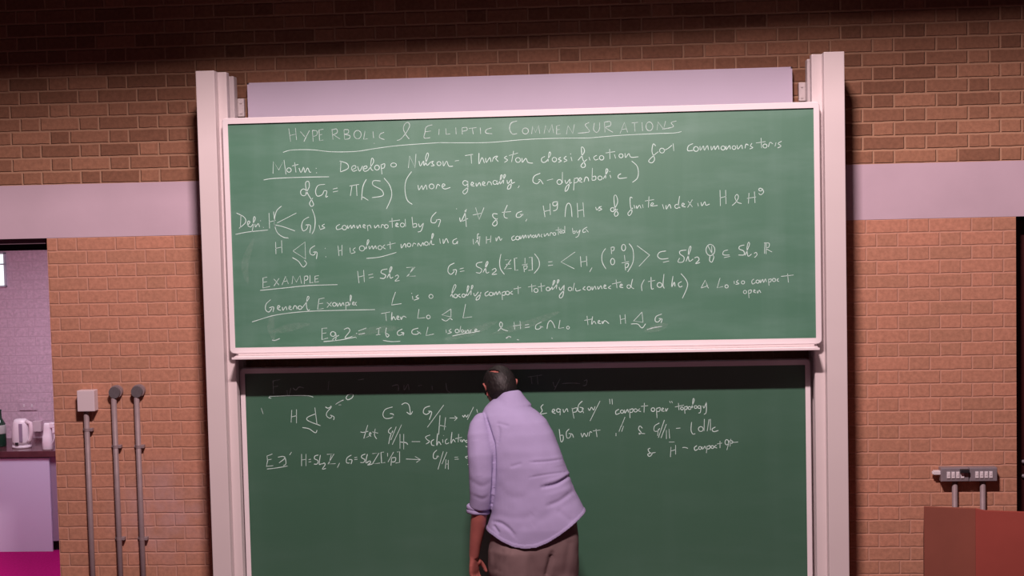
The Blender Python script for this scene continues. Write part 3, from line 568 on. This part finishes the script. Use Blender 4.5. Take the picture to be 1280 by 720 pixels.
# white jug with cord
jc = P(57, 563, -KF); jc = Vector((jc.x, KF+.045, zw1))
t = empty('white_jug', jc, 'tall narrow white plastic jug with handle and cord, at right end of worktop', 'jug')
b = bmesh.new()
rs = [ring(jc+Vector((x, 0, z)), Vector((r, 0, 0)), Vector((0, r*.8, 0)), 22, 2.5) for x, r, z in ((0, .036, 0), (0, .039, .006), (-.001, .038, .06), (0, .036, .105), (.002, .033, .11), (.004, .031, .16), (.006, .029, .195), (.007, .024, .202))]
loft(b, rs); obj('jug', b, M['wplastic'], t, True)
b = bx(jc+Vector((.020, -.02, .165)), jc+Vector((.062, .02, .205)), .007); box(b, jc+Vector((.043, -.018, .125)), jc+Vector((.064, .018, .19)), .007); obj('handle', b, M['wplastic'], t)
b = bmesh.new(); tube(b, smoothpts([tuple(jc+Vector(q)) for q in ((.054, -.005, .127), (.056, -.008, .10), (.050, -.01, .07), (.040, -.005, .05), (.034, 0, .045))]), .004, 8); obj('cord', b, M['wplastic'], t, True)
# green bottle
bc = P(1, 556, -(KF+.2)); bc = Vector((bc.x-.01, KF+.22, zw1))
t = empty('bottle', bc, 'dark green bottle with pale label, cut off at left edge beside the kettle', 'bottle')
b = bmesh.new(); lathe(b, bc, [(.040, 0), (.044, .006), (.044, .15), (.041, .175), (.028, .20), (.017, .22), (.015, .27), (.017, .272), (.017, .285)], 28); obj('glass', b, M['glassg'], t, True)
b = bmesh.new(); lathe(b, bc, [(.0447, .10), (.0452, .102), (.0452, .165), (.0447, .167)], 28); obj('paper_label', b, M['label'], t, True)
# painted socket plate and small white box on the kitchen wall
p0, p1 = P(25, 513, -KW), P(46, 499, -KW)
t = empty('wall_socket', ((p0.x+p1.x)/2, KW, p0.z), 'flat double wall socket on the pale kitchen wall above the kettle', 'socket')
obj('plate', bx((p0.x, KW-.010, p0.z), (p1.x, KW-.0005, p1.z), .003), M['brick_white'], t)
for fx in (.27, .73):
    cx = p0.x+(p1.x-p0.x)*fx; b = bx((cx-.006, KW-.013, p0.z+.028), (cx+.006, KW-.009, p0.z+.05), .001); obj('switch', b, M['wplastic'], t)
p0, p1 = P(44.5, 538.5, -KW), P(54, 525, -KW)
bb = bx((p0.x, KW-.055, p0.z), (p1.x, KW-.001, p1.z), .006)
tag(obj('adaptor', bb, M['boxpink']), 'small square white adaptor on the kitchen wall behind the tall jug', 'adaptor')

# ------------------------------------------------------------------ person
def X(px, py, d): return P(px, py, d)
foot = Vector((P(665, 690, .66).x, -.66, 0))
man = empty('person', foot, 'person seen from behind in lavender shirt and brown trousers, left arm hanging', 'person')
# torso outline rows: y, left x, right x, depth of the row centre, half thickness
ROWS = [(498, 617, 641, .505, .062), (502, 612, 650, .515, .078), (508, 606, 661, .53, .092), (516, 602, 672, .55, .104), (526, 602, 683, .57, .113), (540, 604, 691, .59, .120),
        (560, 608, 698.5, .61, .126), (580, 611, 706, .625, .128), (594, 613, 712, .63, .129), (606, 614, 715, .635, .130), (620, 615, 722, .64, .134), (640, 614, 732, .645, .142),
        (656, 609, 738, .65, .148), (672, 605, 742, .65, .15), (692, 603, 745, .65, .15)]
def torso(bm, k=1.0, inset=0, rows=ROWS, e=2.35, n=48):
    rs = []
    for y, l, r, d, h in rows:
        a, b = P(l, y, d), P(r, y, d); c = (a+b)/2; w = (b.x-a.x)/2
        rs.append(ring(c, Vector((w*k-inset, 0, 0)), Vector((0, h*k-inset, 0)), n, e))
    loft(bm, rs); return bm
# -- arms (joints)
SL = [(601, 522, .59), (599, 531, .615), (598.5, 545, .645), (601.5, 570, .675), (603, 595, .685), (602.5, 615, .685), (600.5, 634, .67)]
SLr = [.034, .049, .0605, .0685, .069, .064, .056]
RS = [(664, 522, .54), (673, 538, .52), (675, 565, .47), (672, 592, .42), (664, 606, .385)]; RSr = [.040, .050, .058, .060, .056]
def armpts(l): return [P(*q) for q in l]
# -- shirt
b = bmesh.new(); torso(b); tube(b, armpts(SL), SLr, 24, flat=.92); tube(b, armpts(RS), RSr, 24)
ball(b, P(602, 526, .60), .042); ball(b, P(667, 528, .54), .054)
# collar band
nc = P(634.5, 499, .505)
loft(b, [ring(nc+Vector((x, .01, z)), Vector((r, 0, r*.16)), Vector((0, r*1.0, -.02)), 32) for x, z, r in ((0, -.055, .125), (.002, -.03, .104), (.006, -.005, .084), (.010, .016, .066), (.012, .030, .056))])
b = remesh(b, .0045, 8)
HEM = [(600, 664), (607, 667.5), (616, 671), (628, 677.5), (642, 683), (656, 685), (670, 683.5), (685, 677.5), (700, 668.5), (715, 658), (728, 648), (735, 642), (745, 636)]
hx = [P(x, y, .78).x for x, y in HEM]; hz = [P(x, y, .78).z for x, y in HEM]
def hem(x):
    if x <= hx[0]: return hz[0]
    for i in range(len(hx)-1):
        if x <= hx[i+1]:
            t = (x-hx[i])/(hx[i+1]-hx[i]); return hz[i]*(1-t)+hz[i+1]*t
    return hz[-1]
# keep the sleeves clear of the cut: only the torso reaches below the hem
for v in b.verts: v.co.z -= hem(v.co.x)
bmesh.ops.bisect_plane(b, geom=b.verts[:]+b.edges[:]+b.faces[:], plane_co=(0, 0, 0), plane_no=(0, 0, -1), clear_outer=True)
for v in b.verts: v.co.z += hem(v.co.x)
# folds of the cloth, drawn on the back: polyline, depth (negative = crease), width in px
FOLDS = [([(713, 594), (696, 605), (678, 609)], -.010, 2.2), ([(716, 589), (700, 598), (682, 603)], .004, 3.0), ([(715, 615), (700, 626), (685, 632)], -.006, 3), ([(716, 607), (700, 615), (684, 620)], .003, 4),
         ([(701, 574.5), (682, 577), (663, 578)], -.003, 1.3), ([(702, 571), (682, 573.5), (663, 575)], .0012, 2), ([(707, 590), (685, 593), (662, 597)], -.003, 1.4), ([(640, 583), (650, 580)], -.003, 2),
         ([(622, 531), (624, 540), (622, 555)], -.005, 2.2), ([(623, 529), (634, 532)], -.004, 2), ([(606, 517), (609.5, 530), (614, 545), (617.5, 560), (617.5, 600), (614.5, 630)], -.013, 1.7),
         ([(617, 652), (626, 654), (636, 661), (642, 668)], -.007, 2.2), ([(618, 658), (623, 665)], -.006, 1.8), ([(620, 640), (640, 648), (664, 646)], -.002, 5), ([(640, 676), (655, 655), (668, 640)], -.003, 6), ([(625, 610), (640, 622), (655, 620)], -.002, 5),
         ([(594, 545), (596, 575), (599, 600)], .003, 5), ([(588, 600), (602, 608), (614, 602)], -.0022, 3), ([(590, 618), (603, 624), (612, 618)], -.0022, 2.5), ([(606, 520), (622, 512), (634, 500)], -.002, 3), ([(660, 505), (690, 548), (700, 590)], .003, 6),
         ([(700, 640), (712, 650)], -.004, 4), ([(660, 660), (690, 640), (716, 626)], -.003, 6)]
def seg(p, a, c):
    ax, ay = c[0]-a[0], c[1]-a[1]; t = max(0, min(1, ((p[0]-a[0])*ax+(p[1]-a[1])*ay)/(ax*ax+ay*ay)))
    return math.hypot(p[0]-a[0]-ax*t, p[1]-a[1]-ay*t)
FO = []
for pl, dep, wd in FOLDS:
    s = smoothpts(pl, 4); tot = len(s)-1; FO.append((s, dep, wd, min(q[0] for q in s)-3*wd, max(q[0] for q in s)+3*wd, min(q[1] for q in s)-3*wd, max(q[1] for q in s)+3*wd))
def fold(b, extra=.003):
    b.normal_update()
    mv = []
    for v in b.verts:
        off = noise.noise(v.co*9+Vector((3, 1, 7)))*extra+noise.noise(v.co*22)*extra*.35
        if v.normal.y < .25:
            p = proj(v.co)
            for s, dep, wd, xa, xb, ya, yb in FO:
                if xa < p[0] < xb and ya < p[1] < yb:
                    best, bi = 1e9, 0
                    for i in range(len(s)-1):
                        q = seg(p, s[i], s[i+1])
                        if q < best: best, bi = q, i
                    tt = (bi+.5)/max(1, len(s)-1); env = min(1, 3.2*min(tt, 1-tt)+.35)
                    off += dep*env*math.exp(-(best/wd)**2)
        mv.append(v.normal*off)
    for v, m in zip(b.verts, mv): v.co += m
fold(b)
bmesh.ops.smooth_vert(b, verts=b.verts[:], factor=.3, use_axis_x=True, use_axis_y=True, use_axis_z=True)
# rolled hem: a slightly thicker band at the cut edge
edge = [v for v in b.verts if any(len(e.link_faces) < 2 for e in v.link_edges)]
bmesh.ops.recalc_face_normals(b, faces=b.faces[:]); b.normal_update()
for v in b.verts:
    dz = v.co.z-hem(v.co.x)
    if dz < .016 and v.co.z < 1.05: v.co += Vector((v.normal.x, v.normal.y, 0))*.0035
shirt = obj('shirt', b, M['shirt'], man, True)
sm = shirt.modifiers.new('cloth_thickness', 'SOLIDIFY'); sm.thickness = .003; sm.offset = -1
# rolled cuffs
def cuff(c, axis, r, h, name='cuff'):
    b = bmesh.new(); axis = axis.normalized(); a = axis.cross(Vector((0, 1, .02))).normalized(); q = axis.cross(a).normalized(); rs = []
    for i, (t, k) in enumerate(((0, .86), (0, .97), (.12, 1.03), (.3, 1.05), (.46, 1.02), (.52, .985), (.58, 1.03), (.85, 1.04), (1, 1.0), (1, .82))):
        rr = ring(c+axis*h*(t-.5), a*r*k, q*r*k*.92, 40)
        rs.append([p+(p-c).normalized()*noise.noise(p*30)*.004 for p in rr])
    loft(b, rs, cap=True)
    return obj(name, b, M['shirt'], shirt, True)
cuff(P(598.3, 636, .655), P(599.5, 641, .655)-P(597, 631, .655)+Vector((-.012, 0, 0)), .0605, .042)
cuff(P(658, 608, .37), P(645, 609, .34)-P(664, 606, .385), .056, .04)
# -- trousers
TR = [(634, 624, 717, .645, .112), (650, 617, 721, .65, .124), (668, 613, 723, .655, .132), (685, 611, 723.5, .655, .134), (700, 610, 723, .652, .130), (712, 611, 722, .65, .122), (734, 617, 717, .645, .10)]
b = bmesh.new(); torso(b, rows=TR, e=2.3)
lk = P(648, 700, .665); rk = P(693, 700, .632)
def leg(c, dx, fy):
    return [c+Vector((0, 0, .14)), c+Vector((0, 0, .06)), Vector((c.x, c.y, .64)), Vector((c.x+dx*.3, c.y-.01, .50)), Vector((c.x+dx*.6, c.y+fy*.4, .30)), Vector((c.x+dx, c.y+fy, .10)), Vector((c.x+dx, c.y+fy, .045))]
LL, RL = leg(lk, .0, .02), leg(rk, -.01, .03)
tube(b, LL, [.10, .138, .136, .112, .098, .096, .100], 28, Vector((0, 1, .01)))
tube(b, RL, [.09, .124, .124, .112, .098, .095, .098], 28, Vector((0, 1, .01)))
b = remesh(b, .007, 6)
FO = []
for pl, dep, wd in [([(690, 692), (687, 704), (682, 724)], -.016, 3), ([(640, 676), (636, 690), (622, 722)], -.005, 3.5), ([(628, 690), (620, 712)], -.004, 2.5), ([(660, 690), (656, 722)], .004, 5), ([(712, 680), (706, 720)], -.004, 4), ([(614, 690), (612, 720)], .003, 3)]:
    s = smoothpts(pl, 4); FO.append((s, dep, wd, min(q[0] for q in s)-3*wd, max(q[0] for q in s)+3*wd, min(q[1] for q in s)-3*wd, max(q[1] for q in s)+3*wd))
fold(b, .004)
obj('trousers', b, M['pants'], man, True)
# -- shoes
for L in (LL, RL):
    f = L[-1]; b = bmesh.new(); rs = []
    for y, w, h in ((-.085, .020, .035), (-.08, .034, .065), (-.04, .041, .085), (.02, .040, .085), (.08, .046, .062), (.14, .050, .046), (.18, .042, .038), (.205, .018, .028)):
        rs.append([Vector((f.x+px*w, f.y+y, max(.004, h*(pz*.5+.5)))) for px, pz in [(math.cos(2*math.pi*i/16), math.sin(2*math.pi*i/16)) for i in range(16)]])
    loft(b, rs); s_ = obj('shoe', b, M['shoe'], man, True)
    b = bmesh.new(); loft(b, [ring(Vector((f.x, f.y+.06, z)), Vector((.048, 0, 0)), Vector((0, .145, 0)), 24, 2.6) for z in (0, .014)]); obj('sole', b, M['blackp'], s_)
# -- body: head, neck, arms, hands, torso and legs as one skin
HC = P(625.5, 485.5, .44)                  # head centre
HR = Matrix.Rotation(math.radians(22), 4, 'Z') @ Matrix.Rotation(math.radians(-20), 4, 'X') @ Matrix.Rotation(math.radians(-4), 4, 'Y')
def head_shape(grow=0.0, sub=5):        # local axes: +y face, +z crown, +x his right
    h = bmesh.new(); bmesh.ops.create_icosphere(h, subdivisions=sub, radius=1)
    g = lambda u, w: math.exp(-(u/w)**2)
    for v in h.verts:
        x, y, z = v.co
        sx, sy, sz = .077, .098, .116
        if z < 0: sx *= 1-.26*min(1, -z)**1.4
        else: sx *= 1+.16*z*(1-y*.5)
        qx, qy, qz = x*sx, y*sy, z*sz
        if y > 0:
            fr = y
            if z < 0: qy += .012*fr*(-z); qz -= .008*fr
            qy += fr*(.026*g(qx, .011)*g(qz+.018, .019) + .010*g(qx, .014)*g(qz+.030, .010))      # nose
            qy += fr*(.005*g(qz-.028, .010)*g(qx, .05))                                            # brow
            for s in (-1, 1): qy -= fr*.010*g(qx-s*.032, .015)*g(qz-.008, .012); qy += fr*.004*g(qx-s*.032, .009)*g(qz-.006, .006)
            qy += fr*(.006*g(qx, .022)*g(qz+.056, .006)+.006*g(qx, .020)*g(qz+.066, .006)-.004*g(qx, .024)*g(qz+.061, .003))   # lips
            qy += fr*.008*g(qx, .020)*g(qz+.092, .014)                                             # chin
        elif z < -.25: qy += .030*(-z-.25)*(-y)                                                    # nape
        v.co = Vector((qx, qy, qz))
        if grow: v.co += v.co.normalized()*grow
    return h
def add(bm, src, mtx):
    me = bpy.data.meshes.new('t'); src.transform(mtx); src.to_mesh(me); src.free(); bm.from_mesh(me); bpy.data.meshes.remove(me)
HM = Matrix.Translation(HC) @ HR
b = bmesh.new(); add(b, head_shape(), HM)
for s in (-1, 1):                       # ears: rim, lobe, hollow left between them
    e = bmesh.new()
    rim = [(s*.074, -.006, -.018), (s*.083, -.014, .004), (s*.091, -.022, .022), (s*.091, -.012, .034), (s*.083, .004, .032), (s*.075, .010, .014)]
    tube(e, smoothpts(rim, 4), .0055, 10, Vector((0, 0, 1.0)))
    ball(e, (s*.077, -.001, -.024), (.006, .009, .011), 2); ball(e, (s*.079, -.004, .010), (.006, .016, .024), 2)
    add(b, e, HM)
tube(b, [HC+Vector((.0, -.012, -.02)), (HC+P(632, 503, .49))/2, P(633, 506, .49), P(636, 522, .55)], [.054, .052, .050, .060], 20)
torso(b, .80, .010, ROWS[:11]); torso(b, .80, .012, TR)
tube(b, LL, [.06, .095, .10, .085, .066, .052, .046], 20); tube(b, RL, [.05, .08, .085, .080, .064, .052, .046], 20)
tube(b, [P(604, 530, .60), P(601.5, 570, .675), P(601.5, 612, .685), P(600, 634, .672), P(598.5, 648, .662), P(596.5, 664, .65), P(594, 681, .64), P(592.5, 696, .63)],
     [.030, .044, .041, .040, .041, .037, .030, .0255], 20)
tube(b, [P(668, 527, .54), P(675, 565, .47), P(668, 606, .39), P(655, 606, .36), P(638, 599, .31), P(626, 592, .275)], [.034, .044, .042, .040, .033, .026], 20)
def hand(bm, wrist, fw, side, nrm, curl, size=1.0):   # fw: along the fingers, side: towards the thumb, nrm: palm side
    fw, side, nrm = fw.normalized(), side.normalized(), nrm.normalized()
    rs = []
    for t, w, th in ((-.012, .025, .020), (.012, .029, .017), (.04, .038, .0155), (.07, .041, .0145), (.09, .040, .012)):
        rs.append(ring(wrist+fw*t*size, side*w*size, nrm*th*size, 20, 2.4))
    loft(bm, rs)
    ball(bm, wrist+fw*.035*size+side*.026*size+nrm*.008*size, .017*size, 2)
    for k, (off, ln, r) in enumerate(((.029, .074, .0092), (.0095, .082, .0095), (-.0105, .076, .0090), (-.029, .060, .0080))):
        p = wrist+fw*.078*size+side*off*size; d = fw+side*off*2.0; d.normalize(); pts = [p]; rr = [r*1.05*size]; ang = 0
        for f, sg in ((.46, .0), (.30, 1.0), (.24, 1.0)):
            ang += curl*(.55 if sg == 0 else .9)*(1+.12*k)
            dd = d*math.cos(ang)+nrm*math.sin(ang); p = p+dd*ln*f*size; pts.append(p); rr.append(r*size*(1-.12*len(rr)))
        q = smoothpts([tuple(v) for v in pts], 4); m_ = len(q)
        tube(bm, q, [rr[0]+(rr[-1]-rr[0])*i/(m_-1) for i in range(m_)], 12, side)
        ball(bm, pts[-1], rr[-1], 2)
    p = wrist+fw*.022*size+side*.026*size
    pts = [p, p+(fw*.6+side*.62+nrm*.25).normalized()*.034*size]
    pts.append(pts[-1]+(fw*.85+side*.35+nrm*.40).normalized()*.030*size); pts.append(pts[-1]+(fw*.95+side*.05+nrm*.45).normalized()*.024*size)
    q = smoothpts([tuple(v) for v in pts], 4); m_ = len(q)
    tube(bm, q, [(.0135-.005*i/(m_-1))*size for i in range(m_)], 12, nrm); ball(bm, pts[-1], .0085*size, 2)
wl = P(592.5, 696, .63)
hand(b, wl, Vector((-.02, .10, -1)), Vector((.45, .85, .05)), Vector((.88, -.42, .08)), .55)
wr = P(626, 592, .275)
hand(b, wr, P(607, 580, .235)-wr, Vector((.2, .1, 1)), Vector((-.25, 1, .1)), .35)
b = remesh(b, .0042, 4)
obj('body', b, M['skin'], man, True)
# -- hair: a cap following the skull with an uneven edge and a bare streak at the crown
h = head_shape(0, 6)
keep = []
for f in list(h.faces):
    c = f.calc_center_median(); wob = noise.noise(c*90)*.006
    line = -.108 if c.y < -.01 else (-.108+(c.y+.01)*2.4)          # nape, rising in front of the ears to the forehead
    if abs(c.x) > .060 and -.02 < c.y < .02: line = max(line, -.012)
    streak = (((c.x+.034)*math.cos(.55)-(c.z-.079)*math.sin(.55))/.021)**2+(((c.x+.034)*math.sin(.55)+(c.z-.079)*math.cos(.55))/.0056)**2
    if c.z < line+wob or (streak < 1+noise.noise(c*120)*.3 and c.y < .0) or (c.y > .070 and c.z < .075): keep.append(f)
bmesh.ops.delete(h, geom=keep, context='FACES')
h.normal_update()
for v in h.verts:
    bnd = any(len(e.link_faces) < 2 for e in v.link_edges)
    v.co += v.co.normalized()*((.002 if bnd else .0075+noise.noise(Vector((v.co.x*160, v.co.y*60, v.co.z*60)))*.0014))
h.transform(HM)
hr = obj('hair', h, M['hair'], man, True)
sm = hr.modifiers.new('hair_thickness', 'SOLIDIFY'); sm.thickness = .006; sm.offset = -1
